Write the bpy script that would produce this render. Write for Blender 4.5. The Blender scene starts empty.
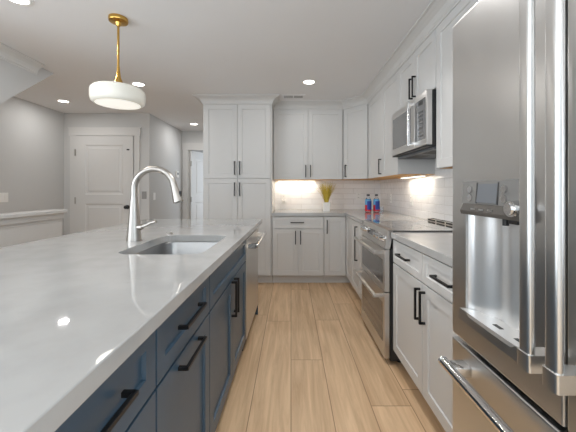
import bpy, bmesh, math, random
from mathutils import Vector, Matrix
random.seed(4)
PI = math.pi
S = bpy.context.scene
COL = S.collection

# ------------------------------------------------------------------ camera
F = 305.0
cam = bpy.data.cameras.new('camera'); co = bpy.data.objects.new('camera', cam); COL.objects.link(co)
co.location = (0, 0, 1.2); co.rotation_euler = (PI/2, 0, 0)
cam.sensor_width = 36; cam.lens = F/576*36
cam.shift_x = -3/576; cam.shift_y = -26/576
cam.clip_start = 0.02
S.camera = co
# ------------------------------------------------------------------ world, exposure
w = bpy.data.worlds.new('sky'); S.world = w; w.use_nodes = True
w.node_tree.nodes['Background'].inputs[0].default_value = (0.80, 0.90, 1.0, 1)
w.node_tree.nodes['Background'].inputs[1].default_value = 1.2
S.view_settings.view_transform = 'Standard'; S.view_settings.look = 'None'
S.view_settings.gamma = 1; S.view_settings.use_curve_mapping = False
S.view_settings.exposure = 0.12
S.cycles.max_bounces = 12; S.cycles.diffuse_bounces = 7; S.cycles.glossy_bounces = 5
S.cycles.sample_clamp_indirect = 6.0

CEIL = 2.38

def area(name, loc, rot, sx, sy, power, col=(1, 1, 1), shape='RECTANGLE', spread=PI):
    l = bpy.data.lights.new(name, 'AREA'); l.shape = shape; l.size = sx
    if shape == 'RECTANGLE': l.size_y = sy
    l.energy = power; l.color = col; l.spread = spread
    o = bpy.data.objects.new(name, l); COL.objects.link(o)
    o.location = loc; o.rotation_euler = rot
    return o
# daylight through the glazed opening behind the camera, and through the room past the hall door; added fills too
area('daylight_rear', (-1.1, -3.12, 1.25), (PI/2, 0, 0), 4.0, 2.1, 14, (0.81, 0.925, 1.0))
area('ceiling_fill', (-.9, -1.6, 1.5), (PI, 0, 0), 2.6, 2.2, 56, (0.81, 0.925, 1.0))  # added lamp aimed upward to brighten the ceiling
area('fill_side', (-3.46, -.9, 1.3), (0, -PI/2, 0), 1.8, 3.0, 92, (0.86, 0.935, 1.0))  # added fill from the left for the low cabinets and floor
area('daylight_right', (1.29, -1.45, 1.2), (0, PI/2, 0), 2.0, 2.2, 28, (0.74, 0.89, 1.0))
area('daylight_bedroom', (-.64, 7.5, 1.3), (0, PI/2, 0), 1.8, 1.8, 26, (0.80, 0.90, 1.0))
CAN_POWER = 4.0
CAN_COL = (1.0, 0.985, 0.965)

# ------------------------------------------------------------------ material helpers
def nodes(name):
    m = bpy.data.materials.new(name); m.use_nodes = True
    nt = m.node_tree; b = nt.nodes['Principled BSDF']
    return m, nt, b
def N(nt, t, **k):
    n = nt.nodes.new(t)
    for a, v in k.items(): setattr(n, a, v)
    return n
def L(nt, a, b): nt.links.new(a, b)
def srgb(r, g, b):
    f = lambda c: (c/255/12.92) if c/255 <= .04045 else ((c/255+.055)/1.055)**2.4
    return (f(r), f(g), f(b), 1)
def mat(name, col, rough=.5, metal=0, var=.03, scale=30, bump=0, bscale=200, coat=0, spec=.5, stretch=None):
    """procedural principled material: base colour with a little noise, roughness noise and optional bump"""
    m, nt, b = nodes(name)
    tc = N(nt, 'ShaderNodeTexCoord'); mp = N(nt, 'ShaderNodeMapping')
    L(nt, tc.outputs['Object'], mp.inputs[0])
    if stretch: mp.inputs['Scale'].default_value = stretch
    no = N(nt, 'ShaderNodeTexNoise'); no.inputs['Scale'].default_value = scale; no.inputs['Detail'].default_value = 4
    L(nt, mp.outputs[0], no.inputs['Vector'])
    mr = N(nt, 'ShaderNodeMapRange'); mr.inputs[3].default_value = 1-var; mr.inputs[4].default_value = 1+var
    L(nt, no.outputs[0], mr.inputs[0])
    mx = N(nt, 'ShaderNodeVectorMath', operation='SCALE'); mx.inputs[0].default_value = col[:3]
    L(nt, mr.outputs[0], mx.inputs['Scale']); L(nt, mx.outputs[0], b.inputs['Base Color'])
    r2 = N(nt, 'ShaderNodeMapRange'); r2.inputs[3].default_value = max(0, rough*.9); r2.inputs[4].default_value = min(1, rough*1.1)
    L(nt, no.outputs[0], r2.inputs[0]); L(nt, r2.outputs[0], b.inputs['Roughness'])
    b.inputs['Metallic'].default_value = metal
    b.inputs['Specular IOR Level'].default_value = spec
    b.inputs['Coat Weight'].default_value = coat
    if bump:
        n2 = N(nt, 'ShaderNodeTexNoise'); n2.inputs['Scale'].default_value = bscale
        L(nt, mp.outputs[0], n2.inputs['Vector'])
        bp = N(nt, 'ShaderNodeBump'); bp.inputs['Strength'].default_value = bump; bp.inputs['Distance'].default_value = .002
        L(nt, n2.outputs[0], bp.inputs['Height']); L(nt, bp.outputs[0], b.inputs['Normal'])
    return m
def glow(name, col, strength, base=(.9, .9, .9, 1)):
    m, nt, b = nodes(name)
    b.inputs['Base Color'].default_value = base; b.inputs['Roughness'].default_value = .4
    b.inputs['Emission Color'].default_value = col; b.inputs['Emission Strength'].default_value = strength
    return m

M = {}
M['wall'] = mat('wall_paint', srgb(203, 203, 202), .75, var=.01, scale=8, bump=.05, bscale=350)
M['ceil'] = mat('ceiling_paint', srgb(228, 228, 229), .85, var=.01, scale=6, bump=.05, bscale=300)
M['trim'] = mat('trim_paint', srgb(214, 213, 211), .4, var=.008, scale=20)
M['cab'] = mat('white_cabinet_paint', srgb(206, 205, 203), .38, var=.008, scale=20)
M['navy'] = mat('navy_cabinet_paint', srgb(56, 78, 95), .34, var=.06, scale=25)
M['black'] = mat('black_metal', (.012, .012, .013, 1), .38, metal=.4, var=.1, scale=60)
M['rubber'] = mat('dark_plastic', (.02, .02, .021, 1), .5, var=.1)
M['steel'] = mat('brushed_steel', (.63, .625, .615, 1), .30, metal=1, var=.004, scale=40, stretch=(1, 1, .02))
M['steelh'] = mat('brushed_steel_horizontal', (.62, .605, .59, 1), .30, metal=1, var=.004, scale=40, stretch=(1, .02, 1))
M['chrome'] = mat('polished_steel', (.72, .72, .72, 1), .13, metal=1, var=.02)
M['nickel'] = mat('brushed_nickel', (.45, .425, .395, 1), .33, metal=1, var=.04, scale=80)
M['sink'] = mat('sink_steel', (.34, .34, .34, 1), .36, metal=1, var=.05, scale=60, stretch=(1, .05, 1))
M['brass'] = mat('brass', (.62, .38, .10, 1), .22, metal=1, var=.05, scale=40)
M['glassblk'] = mat('black_glass', (.03, .03, .032, 1), .07, var=.05, coat=.5)
M['ovenwin'] = mat('oven_window_glass', (.055, .052, .05, 1), .06, var=.05, coat=.6)
M['micwin'] = mat('microwave_window_glass', (.16, .16, .16, 1), .15, var=.03, coat=.3)
M['cooktop'] = mat('cooktop_glass', (.10, .098, .095, 1), .05, var=.05, coat=1)
M['screen'] = mat('display_screen', (.16, .168, .18, 1), .5, var=.02, spec=.2)
M['disp'] = mat('dispenser_panel', (.20, .192, .182, 1), .6, var=.02, spec=.15)
M['niche'] = mat('satin_steel', (.74, .74, .735, 1), .32, metal=.75, var=.02)
M['dispdk'] = mat('dispenser_panel_lower', (.10, .09, .08, 1), .55, var=.02, spec=.2)
M['underwood'] = mat('maple_underside', srgb(205, 150, 72), .5, var=.15, scale=12, stretch=(1, 12, 1))
M['plate'] = mat('white_plastic', srgb(238, 237, 234), .35, var=.005)
M['grey_plate'] = mat('grey_plastic', srgb(150, 149, 147), .4, var=.01)
M['slot'] = mat('slot_dark', (.05, .05, .05, 1), .6)
M['pot'] = mat('white_ceramic', srgb(240, 238, 234), .3, var=.02, scale=40)
M['grassl'] = mat('dry_grass', srgb(204, 182, 72), .6, var=.4, scale=35)
M['soil'] = mat('potting_soil', (.05, .035, .02, 1), .9, var=.3, bump=.5, bscale=80)
M['cap'] = mat('bottle_cap', (.015, .015, .04, 1), .4)
M['blue'] = mat('blue_label', srgb(25, 60, 150), .35, var=.3, scale=25)
M['sky_blue'] = mat('light_blue_label', srgb(95, 165, 215), .35, var=.15, scale=30)
M['red'] = mat('red_label', srgb(205, 30, 50), .35, var=.15, scale=30)
M['lamp'] = glow('lamp_lens', (1, .96, .9, 1), 9)
M['vent'] = mat('vent_paint', srgb(205, 203, 201), .6)
M['led'] = glow('led_strip', (1, .88, .68, 1), 6)

def glass_mat(name, col, rough=.02):
    m, nt, b = nodes(name)
    b.inputs['Base Color'].default_value = col; b.inputs['Roughness'].default_value = rough
    b.inputs['Transmission Weight'].default_value = 1; b.inputs['IOR'].default_value = 1.3
    return m
M['clear'] = glass_mat('clear_plastic', (.93, .96, 1, 1))

def shade_mat():
    m, nt, b = nodes('opal_glass_shade')
    tc = N(nt, 'ShaderNodeTexCoord'); no = N(nt, 'ShaderNodeTexNoise'); no.inputs['Scale'].default_value = 5
    L(nt, tc.outputs['Object'], no.inputs[0])
    mr = N(nt, 'ShaderNodeMapRange'); mr.inputs[3].default_value = .95; mr.inputs[4].default_value = 1.0
    L(nt, no.outputs[0], mr.inputs[0])
    sc = N(nt, 'ShaderNodeVectorMath', operation='SCALE'); sc.inputs[0].default_value = (.80, .78, .71)
    L(nt, mr.outputs[0], sc.inputs['Scale']); L(nt, sc.outputs[0], b.inputs['Base Color'])
    b.inputs['Roughness'].default_value = .25
    b.inputs['Emission Color'].default_value = (1, .95, .80, 1); b.inputs['Emission Strength'].default_value = .10
    return m
M['shade'] = shade_mat()
M['shade_bottom'] = glow('opal_glass_diffuser', (1, .97, .88, 1), .55, base=(.85, .83, .78, 1))

def floor_mat():
    m, nt, b = nodes('oak_planks')
    PW, PL = .223, 1.52
    tc = N(nt, 'ShaderNodeTexCoord'); sp = N(nt, 'ShaderNodeSeparateXYZ'); L(nt, tc.outputs['Object'], sp.inputs[0])
    def mth(op, a, bb=None, c=None):
        n = N(nt, 'ShaderNodeMath', operation=op)
        for i, v in enumerate((a, bb, c)):
            if v is None: continue
            if isinstance(v, (int, float)): n.inputs[i].default_value = v
            else: L(nt, v, n.inputs[i])
        return n.outputs[0]
    u = mth('DIVIDE', sp.outputs[0], PW); row = mth('FLOOR', u)
    wn = N(nt, 'ShaderNodeTexWhiteNoise', noise_dimensions='1D'); L(nt, row, wn.inputs['W'])
    v = mth('ADD', mth('DIVIDE', sp.outputs[1], PL), wn.outputs['Value']); cell = mth('FLOOR', v)
    cv = N(nt, 'ShaderNodeCombineXYZ'); L(nt, row, cv.inputs[0]); L(nt, cell, cv.inputs[1])
    w2 = N(nt, 'ShaderNodeTexWhiteNoise', noise_dimensions='3D'); L(nt, cv.outputs[0], w2.inputs['Vector'])
    # grain: noise stretched along the plank, shifted per plank
    off = N(nt, 'ShaderNodeVectorMath', operation='SCALE'); off.inputs['Scale'].default_value = 30
    L(nt, w2.outputs['Color'], off.inputs[0])
    ad = N(nt, 'ShaderNodeVectorMath', operation='ADD'); L(nt, tc.outputs['Object'], ad.inputs[0]); L(nt, off.outputs[0], ad.inputs[1])
    mp = N(nt, 'ShaderNodeMapping'); mp.inputs['Scale'].default_value = (16, 1.0, 1); L(nt, ad.outputs[0], mp.inputs[0])
    g = N(nt, 'ShaderNodeTexNoise'); g.inputs['Scale'].default_value = 1.6; g.inputs['Detail'].default_value = 8; g.inputs['Roughness'].default_value = .62
    g.inputs['Distortion'].default_value = .6
    L(nt, mp.outputs[0], g.inputs['Vector'])
    ramp = N(nt, 'ShaderNodeValToRGB')
    ramp.color_ramp.elements[0].position = .30; ramp.color_ramp.elements[0].color = srgb(190, 156, 120)
    ramp.color_ramp.elements[1].position = .68; ramp.color_ramp.elements[1].color = srgb(226, 194, 157)
    L(nt, g.outputs[0], ramp.inputs[0])
    hs = N(nt, 'ShaderNodeHueSaturation')
    L(nt, ramp.outputs[0], hs.inputs['Color'])
    vr = N(nt, 'ShaderNodeMapRange'); vr.inputs[3].default_value = .92; vr.inputs[4].default_value = 1.07; L(nt, w2.outputs['Value'], vr.inputs[0])
    L(nt, vr.outputs[0], hs.inputs['Value'])
    # seams
    fu = mth('FRACT', u); fv = mth('FRACT', v)
    du = mth('MULTIPLY', mth('MINIMUM', fu, mth('SUBTRACT', 1, fu)), PW)
    dv = mth('MULTIPLY', mth('MINIMUM', fv, mth('SUBTRACT', 1, fv)), PL)
    d = mth('MINIMUM', du, dv)
    sr = N(nt, 'ShaderNodeMapRange'); sr.inputs[1].default_value = .0008; sr.inputs[2].default_value = .0032; L(nt, d, sr.inputs[0])
    mix = N(nt, 'ShaderNodeMix', data_type='RGBA'); mix.inputs[6].default_value = srgb(140, 106, 78)
    L(nt, sr.outputs[0], mix.inputs[0]); L(nt, hs.outputs[0], mix.inputs[7])
    L(nt, mix.outputs[2], b.inputs['Base Color'])
    b.inputs['Roughness'].default_value = .45
    bp = N(nt, 'ShaderNodeBump'); bp.inputs['Strength'].default_value = .15; bp.inputs['Distance'].default_value = .002
    L(nt, sr.outputs[0], bp.inputs['Height']); L(nt, bp.outputs[0], b.inputs['Normal'])
    return m
M['floor'] = floor_mat()

def quartz_mat():
    m, nt, b = nodes('white_quartz')
    tc = N(nt, 'ShaderNodeTexCoord')
    v = N(nt, 'ShaderNodeTexVoronoi'); v.inputs['Scale'].default_value = 20; L(nt, tc.outputs['Object'], v.inputs['Vector'])
    sm = N(nt, 'ShaderNodeMapRange'); sm.inputs[1].default_value = .05; sm.inputs[2].default_value = .16; L(nt, v.outputs['Distance'], sm.inputs[0])
    n1 = N(nt, 'ShaderNodeTexNoise'); n1.inputs['Scale'].default_value = 9; n1.inputs['Detail'].default_value = 5; L(nt, tc.outputs['Object'], n1.inputs['Vector'])
    r1 = N(nt, 'ShaderNodeValToRGB'); r1.color_ramp.elements[0].position = .35; r1.color_ramp.elements[0].color = srgb(166, 165, 163)
    r1.color_ramp.elements[1].position = .6; r1.color_ramp.elements[1].color = srgb(172, 171, 169); L(nt, n1.outputs[0], r1.inputs[0])
    # faint veins
    n2 = N(nt, 'ShaderNodeTexNoise'); n2.inputs['Scale'].default_value = 1.6; n2.inputs['Detail'].default_value = 6; n2.inputs['Distortion'].default_value = 1.2; L(nt, tc.outputs['Object'], n2.inputs['Vector'])
    r2 = N(nt, 'ShaderNodeValToRGB'); cr = r2.color_ramp
    cr.elements[0].position = .488; cr.elements[0].color = (0, 0, 0, 1); cr.elements[1].position = .5; cr.elements[1].color = (1, 1, 1, 1)
    e = cr.elements.new(.512); e.color = (0, 0, 0, 1); L(nt, n2.outputs[0], r2.inputs[0])
    mu = N(nt, 'ShaderNodeMath', operation='MULTIPLY'); mu.inputs[1].default_value = .05; L(nt, r2.outputs[0], mu.inputs[0])
    mx = N(nt, 'ShaderNodeMix', data_type='RGBA'); mx.inputs[7].default_value = srgb(172, 162, 152)
    L(nt, mu.outputs[0], mx.inputs[0]); L(nt, r1.outputs[0], mx.inputs[6])
    # sparse specks
    wn = N(nt, 'ShaderNodeMath', operation='GREATER_THAN'); wn.inputs[1].default_value = .86
    sx = N(nt, 'ShaderNodeSeparateColor'); L(nt, v.outputs['Color'], sx.inputs[0]); L(nt, sx.outputs[0], wn.inputs[0])
    inv = N(nt, 'ShaderNodeMath', operation='SUBTRACT'); inv.inputs[0].default_value = 1; L(nt, sm.outputs[0], inv.inputs[1])
    m3 = N(nt, 'ShaderNodeMath', operation='MULTIPLY'); L(nt, wn.outputs[0], m3.inputs[0]); L(nt, inv.outputs[0], m3.inputs[1])
    m4 = N(nt, 'ShaderNodeMath', operation='MULTIPLY'); m4.inputs[1].default_value = .3; L(nt, m3.outputs[0], m4.inputs[0])
    m5 = N(nt, 'ShaderNodeMix', data_type='RGBA'); m5.inputs[7].default_value = srgb(160, 154, 148)
    L(nt, m4.outputs[0], m5.inputs[0]); L(nt, mx.outputs[2], m5.inputs[6])
    L(nt, m5.outputs[2], b.inputs['Base Color'])
    b.inputs['Roughness'].default_value = .035
    return m
M['quartz'] = quartz_mat()

def tile_mat(name, horiz):
    """subway tile on a wall; horiz is the object axis that runs along the wall"""
    m, nt, b = nodes(name)
    tc = N(nt, 'ShaderNodeTexCoord'); sp = N(nt, 'ShaderNodeSeparateXYZ'); L(nt, tc.outputs['Object'], sp.inputs[0])
    cb = N(nt, 'ShaderNodeCombineXYZ'); L(nt, sp.outputs[horiz], cb.inputs[0]); L(nt, sp.outputs[2], cb.inputs[1])
    br = N(nt, 'ShaderNodeTexBrick'); br.inputs['Scale'].default_value = 1
    br.inputs['Brick Width'].default_value = .305; br.inputs['Row Height'].default_value = .0765
    br.inputs['Mortar Size'].default_value = .0022; br.inputs['Mortar Smooth'].default_value = .4
    br.inputs['Color1'].default_value = srgb(241, 239, 238); br.inputs['Color2'].default_value = srgb(247, 245, 244)
    br.inputs['Mortar'].default_value = srgb(220, 217, 214)
    L(nt, cb.outputs[0], br.inputs['Vector']); L(nt, br.outputs[0], b.inputs['Base Color'])
    b.inputs['Roughness'].default_value = .16
    no = N(nt, 'ShaderNodeTexNoise'); no.inputs['Scale'].default_value = 16; L(nt, tc.outputs['Object'], no.inputs[0])
    mu = N(nt, 'ShaderNodeMath', operation='MULTIPLY'); mu.inputs[1].default_value = 1.6; L(nt, no.outputs[0], mu.inputs[0])
    sb = N(nt, 'ShaderNodeMath', operation='SUBTRACT'); L(nt, mu.outputs[0], sb.inputs[0]); L(nt, br.outputs['Fac'], sb.inputs[1])
    bp = N(nt, 'ShaderNodeBump'); bp.inputs['Strength'].default_value = .7; bp.inputs['Distance'].default_value = .004
    L(nt, sb.outputs[0], bp.inputs['Height']); L(nt, bp.outputs[0], b.inputs['Normal'])
    return m
M['tile_x'] = tile_mat('white_subway_tile_along_back', 0)
M['tile_y'] = tile_mat('white_subway_tile_along_side', 1)

# ------------------------------------------------------------------ mesh helpers
def BM(): return bmesh.new()
def box(bm, x0, x1, y0, y1, z0, z1, bev=0, seg=2):
    r = bmesh.ops.create_cube(bm, size=1)
    vs = r['verts']
    for v in vs:
        v.co = Vector(((x0+x1)/2+v.co.x*(x1-x0), (y0+y1)/2+v.co.y*(y1-y0), (z0+z1)/2+v.co.z*(z1-z0)))
    if bev:
        es = list({e for v in vs for e in v.link_edges})
        bmesh.ops.bevel(bm, geom=es, offset=bev, segments=seg, profile=.5, affect='EDGES')
    return bm
def cyl(bm, p0, p1, r0, r1=None, seg=24):
    r1 = r0 if r1 is None else r1
    p0, p1 = Vector(p0), Vector(p1); d = p1-p0
    q = Vector((0, 0, 1)).rotation_difference(d.normalized())
    mtx = Matrix.Translation((p0+p1)/2) @ q.to_matrix().to_4x4()
    bmesh.ops.create_cone(bm, cap_ends=True, segments=seg, radius1=r0, radius2=r1, depth=d.length, matrix=mtx)
    return bm
def lathe(bm, prof, c=(0, 0, 0), seg=40, axis='z'):
    """prof: list of (r, z); r=0 closes with a pole"""
    rings = []
    for r, z in prof:
        if r <= 1e-6: rings.append([bm.verts.new((c[0], c[1], c[2]+z))])
        else: rings.append([bm.verts.new((c[0]+r*math.cos(2*PI*i/seg), c[1]+r*math.sin(2*PI*i/seg), c[2]+z)) for i in range(seg)])
    for a, b in zip(rings, rings[1:]):
        for i in range(seg):
            j = (i+1) % seg
            if len(a) == 1 and len(b) == 1: continue
            if len(a) == 1: bm.faces.new((a[0], b[j], b[i]))
            elif len(b) == 1: bm.faces.new((a[i], a[j], b[0]))
            else: bm.faces.new((a[i], a[j], b[j], b[i]))
    bmesh.ops.recalc_face_normals(bm, faces=bm.faces)
    return bm
def tube(bm, pts, rad, seg=16):
    pts = [Vector(p) for p in pts]; n = len(pts)
    rad = [rad]*n if isinstance(rad, (int, float)) else rad
    up = None; rings = []
    for i, p in enumerate(pts):
        t = (pts[min(i+1, n-1)]-pts[max(i-1, 0)]).normalized()
        if up is None:
            up = Vector((0, 1, 0)) if abs(t.y) < .9 else Vector((1, 0, 0))
        s = t.cross(up).normalized(); up = s.cross(t).normalized()
        rings.append([bm.verts.new(p+rad[i]*(math.cos(2*PI*k/seg)*s+math.sin(2*PI*k/seg)*up)) for k in range(seg)])
    for a, b in zip(rings, rings[1:]):
        for k in range(seg): bm.faces.new((a[k], a[(k+1) % seg], b[(k+1) % seg], b[k]))
    bm.faces.new(rings[0][::-1]); bm.faces.new(rings[-1])
    bmesh.ops.recalc_face_normals(bm, faces=bm.faces)
    return bm
def prism(bm, poly, z0, z1, axes=(0, 1, 2)):
    """extrude a polygon given in axes[0],axes[1] along axes[2]"""
    def P(a, b, c):
        v = [0, 0, 0]; v[axes[0]], v[axes[1]], v[axes[2]] = a, b, c; return v
    lo = [bm.verts.new(P(a, b, z0)) for a, b in poly]; hi = [bm.verts.new(P(a, b, z1)) for a, b in poly]
    n = len(poly)
    bm.faces.new(lo); bm.faces.new(hi)
    for i in range(n): bm.faces.new((lo[i], lo[(i+1) % n], hi[(i+1) % n], hi[i]))
    bmesh.ops.recalc_face_normals(bm, faces=bm.faces)
    return bm
def rrect(x0, x1, y0, y1, r, seg=6):
    pts = []
    for cx, cy, a0 in ((x1-r, y1-r, 0), (x0+r, y1-r, 90), (x0+r, y0+r, 180), (x1-r, y0+r, 270)):
        for k in range(seg+1):
            a = math.radians(a0+90*k/seg); pts.append((cx+r*math.cos(a), cy+r*math.sin(a)))
    return pts
def sweep(bm, path, prof):
    """mitred moulding: prof (outward offset, z) carried along a plan path; outward is to the right of travel"""
    path = [Vector(p) for p in path]; n = len(path); rings = []
    for i, p in enumerate(path):
        def nrm(a, b):
            d = (b-a).normalized(); return Vector((d.y, -d.x))
        if i == 0: m = nrm(path[0], path[1])
        elif i == n-1: m = nrm(path[-2], path[-1])
        else:
            a, b = nrm(path[i-1], p), nrm(p, path[i+1]); m = (a+b)/(1+a.dot(b))
        rings.append([bm.verts.new((p.x+m.x*o, p.y+m.y*o, z)) for o, z in prof])
    k = len(prof)
    for a, b in zip(rings, rings[1:]):
        for j in range(k): bm.faces.new((a[j], a[(j+1) % k], b[(j+1) % k], b[j]))
    bm.faces.new(rings[0]); bm.faces.new(rings[-1])
    bmesh.ops.recalc_face_normals(bm, faces=bm.faces)
    return bm
def xf(bm, mtx): bmesh.ops.transform(bm, matrix=mtx, verts=bm.verts); return bm

def root_of(o):
    while o.parent: o = o.parent
    return o
def obj(name, bm, m, parent=None, smooth=False, local=False):
    """link a bmesh as ONE object; coordinates are world unless local (then they are the root's own)"""
    if parent is not None and not local:
        r = root_of(parent)
        mt = Matrix.LocRotScale(r.location, r.rotation_euler, None).inverted()
        bmesh.ops.transform(bm, matrix=mt, verts=bm.verts)
    me = bpy.data.meshes.new(name); bm.to_mesh(me); bm.free()
    me.materials.append(M[m] if isinstance(m, str) else m)
    if smooth:
        for p in me.polygons: p.use_smooth = True
        try: me.set_sharp_from_angle(angle=math.radians(smooth if not isinstance(smooth, bool) else 35))
        except Exception: pass
    o = bpy.data.objects.new(name, me); COL.objects.link(o)
    if parent is not None: o.parent = parent
    return o
def tag(o, label, cat, group=None):
    o['label'] = label; o['category'] = cat
    if group: o['group'] = group
    return o
def thing(name, label, cat, loc=(0, 0, 0), rz=0, group=None):
    o = bpy.data.objects.new(name, None); COL.objects.link(o); o.empty_display_size = .1
    o.location = loc; o.rotation_euler = (0, 0, rz)
    return tag(o, label, cat, group)
def struct(name, bm, m, smooth=False):
    o = obj(name, bm, m, smooth=smooth); o['kind'] = 'structure'; return o
def boolean(o, cutter_bm):
    """cut a bmesh out of an object's mesh for good"""
    me = bpy.data.meshes.new('cut'); cutter_bm.to_mesh(me); cutter_bm.free()
    c = bpy.data.objects.new('cut', me); COL.objects.link(c)
    c.matrix_world = Matrix.LocRotScale(root_of(o).location, root_of(o).rotation_euler, None) if o.parent else Matrix()
    md = o.modifiers.new('b', 'BOOLEAN'); md.object = c; md.operation = 'DIFFERENCE'; md.solver = 'EXACT'
    bpy.context.view_layer.update()
    dg = bpy.context.evaluated_depsgraph_get()
    new = bpy.data.meshes.new_from_object(o.evaluated_get(dg))
    o.modifiers.clear(); o.data = new
    bpy.data.objects.remove(c)

# ------------------------------------------------------------------ setting
XL, XR, YB, YR = -3.49, 1.313, 4.46, -3.2
struct('floor', box(BM(), XL-.1, XR+.1, YR-.1, 9.1, -.1, 0), 'floor')
struct('ceiling', box(BM(), XL-.1, XR+.1, YR-.1, 9.1, CEIL, CEIL+.1), 'ceil')
bm = BM()
box(bm, XR, XR+.1, YR, -2.6, 0, CEIL); box(bm, XR, XR+.1, -.3, YB+.1, 0, CEIL); box(bm, XR, XR+.1, -2.6, -.3, 0, .15); box(bm, XR, XR+.1, -2.6, -.3, 2.25, CEIL)
struct('wall_right', bm, 'wall')
bm = BM()
for y in (-2.6, -1.48, -.36): box(bm, XR+.03, XR+.08, y, y+.06, .15, 2.25)
box(bm, XR+.03, XR+.08, -2.6, -.3, .15, .22); box(bm, XR+.03, XR+.08, -2.6, -.3, 2.18, 2.25)
struct('window_3', bm, 'trim')
struct('wall_back', box(BM(), -1.10, XR, YB, YB+.1, 0, CEIL), 'wall')
struct('wall_hall_right', box(BM(), -1.10, -1.0, YB+.1, 6.1, 0, CEIL), 'wall')
struct('wall_hall_left', box(BM(), -2.28, -2.18, 4.69, 6.1, 0, CEIL), 'wall')
struct('wall_entry', box(BM(), XL, -2.28, 4.69, 4.79, 0, CEIL), 'wall')
bm = BM()
box(bm, XL-.1, XL, YR, -2.45, 0, CEIL); box(bm, XL-.1, XL, .65, 4.79, 0, CEIL); box(bm, XL-.1, XL, -2.45, .65, 0, .38); box(bm, XL-.1, XL, -2.45, .65, 2.22, CEIL)
struct('wall_left', bm, 'wall')
bm = BM()
for y in (-2.45, -1.435, -.42, .595): box(bm, XL-.09, XL-.04, y, y+.055, .38, 2.22)
box(bm, XL-.09, XL-.04, -2.45, .65, .38, .44); box(bm, XL-.09, XL-.04, -2.45, .65, 2.16, 2.22)
struct('added_window_left', bm, 'trim')  # unseen window and wall opening, added to go with the left fill lamp
bm = BM()
box(bm, -2.6, -2.06, 6.1, 6.2, 0, CEIL); box(bm, -1.22, -.6, 6.1, 6.2, 0, CEIL); box(bm, -2.06, -1.22, 6.1, 6.2, 2.0, CEIL)
struct('wall_hall_far', bm, 'wall')
bm = BM()
box(bm, -3.1, -3.0, 6.2, 9.0, 0, CEIL); box(bm, -.6, -.5, 6.2, 9.0, 0, CEIL); box(bm, -3.0, -.6, 8.9, 9.0, 0, CEIL)
struct('wall_bedroom', bm, 'wall')
bm = BM()     # wall behind the camera with the wide glazed opening
box(bm, XL, -3.1, YR-.1, YR, 0, CEIL); box(bm, .9, XR, YR-.1, YR, 0, CEIL); box(bm, -3.1, .9, YR-.1, YR, 2.3, CEIL); box(bm, -3.1, .9, YR-.1, YR, 0, .08)
struct('wall_rear', bm, 'wall')
bm = BM()
for x in (-3.1, -1.80, -.47, .83): box(bm, x, x+.07, YR-.08, YR-.02, .08, 2.3)
box(bm, -3.1, .9, YR-.08, YR-.02, .08, .15); box(bm, -3.1, .9, YR-.08, YR-.02, 2.23, 2.3)
struct('window_1', bm, 'trim')

# stair bulkhead: triangular face at the open side of the stair, its crown, and the half wall with cap
sl = (2.385-2.018)/(3.09-2.64)
bm = BM()
yb = 1.6; ye = 1.9; zb = 2.38-(3.09-ye)*sl
prism(bm, [(3.09, CEIL-.001), (ye, zb), (yb, zb), (yb, CEIL-.001)], XL+.001, -2.40, axes=(1, 2, 0))
struct('wall_stair_bulkhead', bm, 'wall')
CROWN = [(-.015, 2.283), (.004, 2.283), (.004, 2.297), (.012, 2.303), (.016, 2.318), (.030, 2.338), (.052, 2.353), (.066, 2.360), (.076, 2.366), (.094, 2.368), (.094, CEIL-.0005), (-.015, CEIL-.0005)]
def crown(offset_z=0): return [(o, z) for o, z in CROWN]
sm = [(o*.9, z) for o, z in CROWN]
struct('trim_1', sweep(BM(), [(-2.399, 2.875), (-2.399, 1.65)][::-1], sm), 'trim')
bm = BM(); box(bm, -2.44, -2.35, -1.0, 3.13, 0, .965)
struct('wall_half', bm, 'trim')
bm = BM(); box(bm, -2.48, -2.31, -1.02, 3.16, .9655, 1.0, .006); box(bm, -2.349, -2.332, -1.0, 3.135, .915, .965)
struct('trim_2', bm, 'trim')
# baseboards
bm = BM(); box(bm, XL, -2.44, 4.672, 4.69, 0, .13); struct('baseboard_entry', bm, 'trim')
bm = BM(); box(bm, -2.18, -2.163, 4.7, 6.09, 0, .13); struct('baseboard_hall', bm, 'trim')

# closed two-panel entry door with casing
bm = BM()
box(bm, -3.385, -3.30, 4.668, 4.69, 0, 2.03); box(bm, -2.405, -2.32, 4.668, 4.69, 0, 2.03)
box(bm, -3.40, -2.305, 4.662, 4.69, 2.03, 2.15); box(bm, -3.41, -2.295, 4.658, 4.69, 2.145, 2.16)
struct('trim_3', bm, 'trim')
def panel_door(w, h, t, panels):
    """door slab in local x 0..w, y -t..0, z 0..h with recessed moulded panels on both faces (x0,x1,z0,z1)"""
    bm = BM(); xs = sorted({0, w} | {p[0] for p in panels} | {p[1] for p in panels}); zs = sorted({0, h} | {p[2] for p in panels} | {p[3] for p in panels})
    for i in range(len(xs)-1):
        for j in range(len(zs)-1):
            cx, cz = (xs[i]+xs[i+1])/2, (zs[j]+zs[j+1])/2
            if any(p[0] < cx < p[1] and p[2] < cz < p[3] for p in panels): continue
            box(bm, xs[i], xs[i+1], -t, 0, zs[j], zs[j+1])
    bmesh.ops.remove_doubles(bm, verts=bm.verts, dist=1e-5)
    for x0, x1, z0, z1 in panels:
        for y, yy, s in ((-t, -t+.010, 1), (0, -.010, -1)):
            def ring(d, yv): return [bm.verts.new((a, yv, c)) for a, c in ((x0+d, z0+d), (x1-d, z0+d), (x1-d, z1-d), (x0+d, z1-d))]
            rs = [ring(0, y), ring(.016, yy), ring(.045, yy), ring(.058, y+s*.004)]
            for a, b in zip(rs, rs[1:]):
                for k in range(4): bm.faces.new((a[k], a[(k+1) % 4], b[(k+1) % 4], b[k]))
            bm.faces.new(rs[-1])
    return bm
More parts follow.
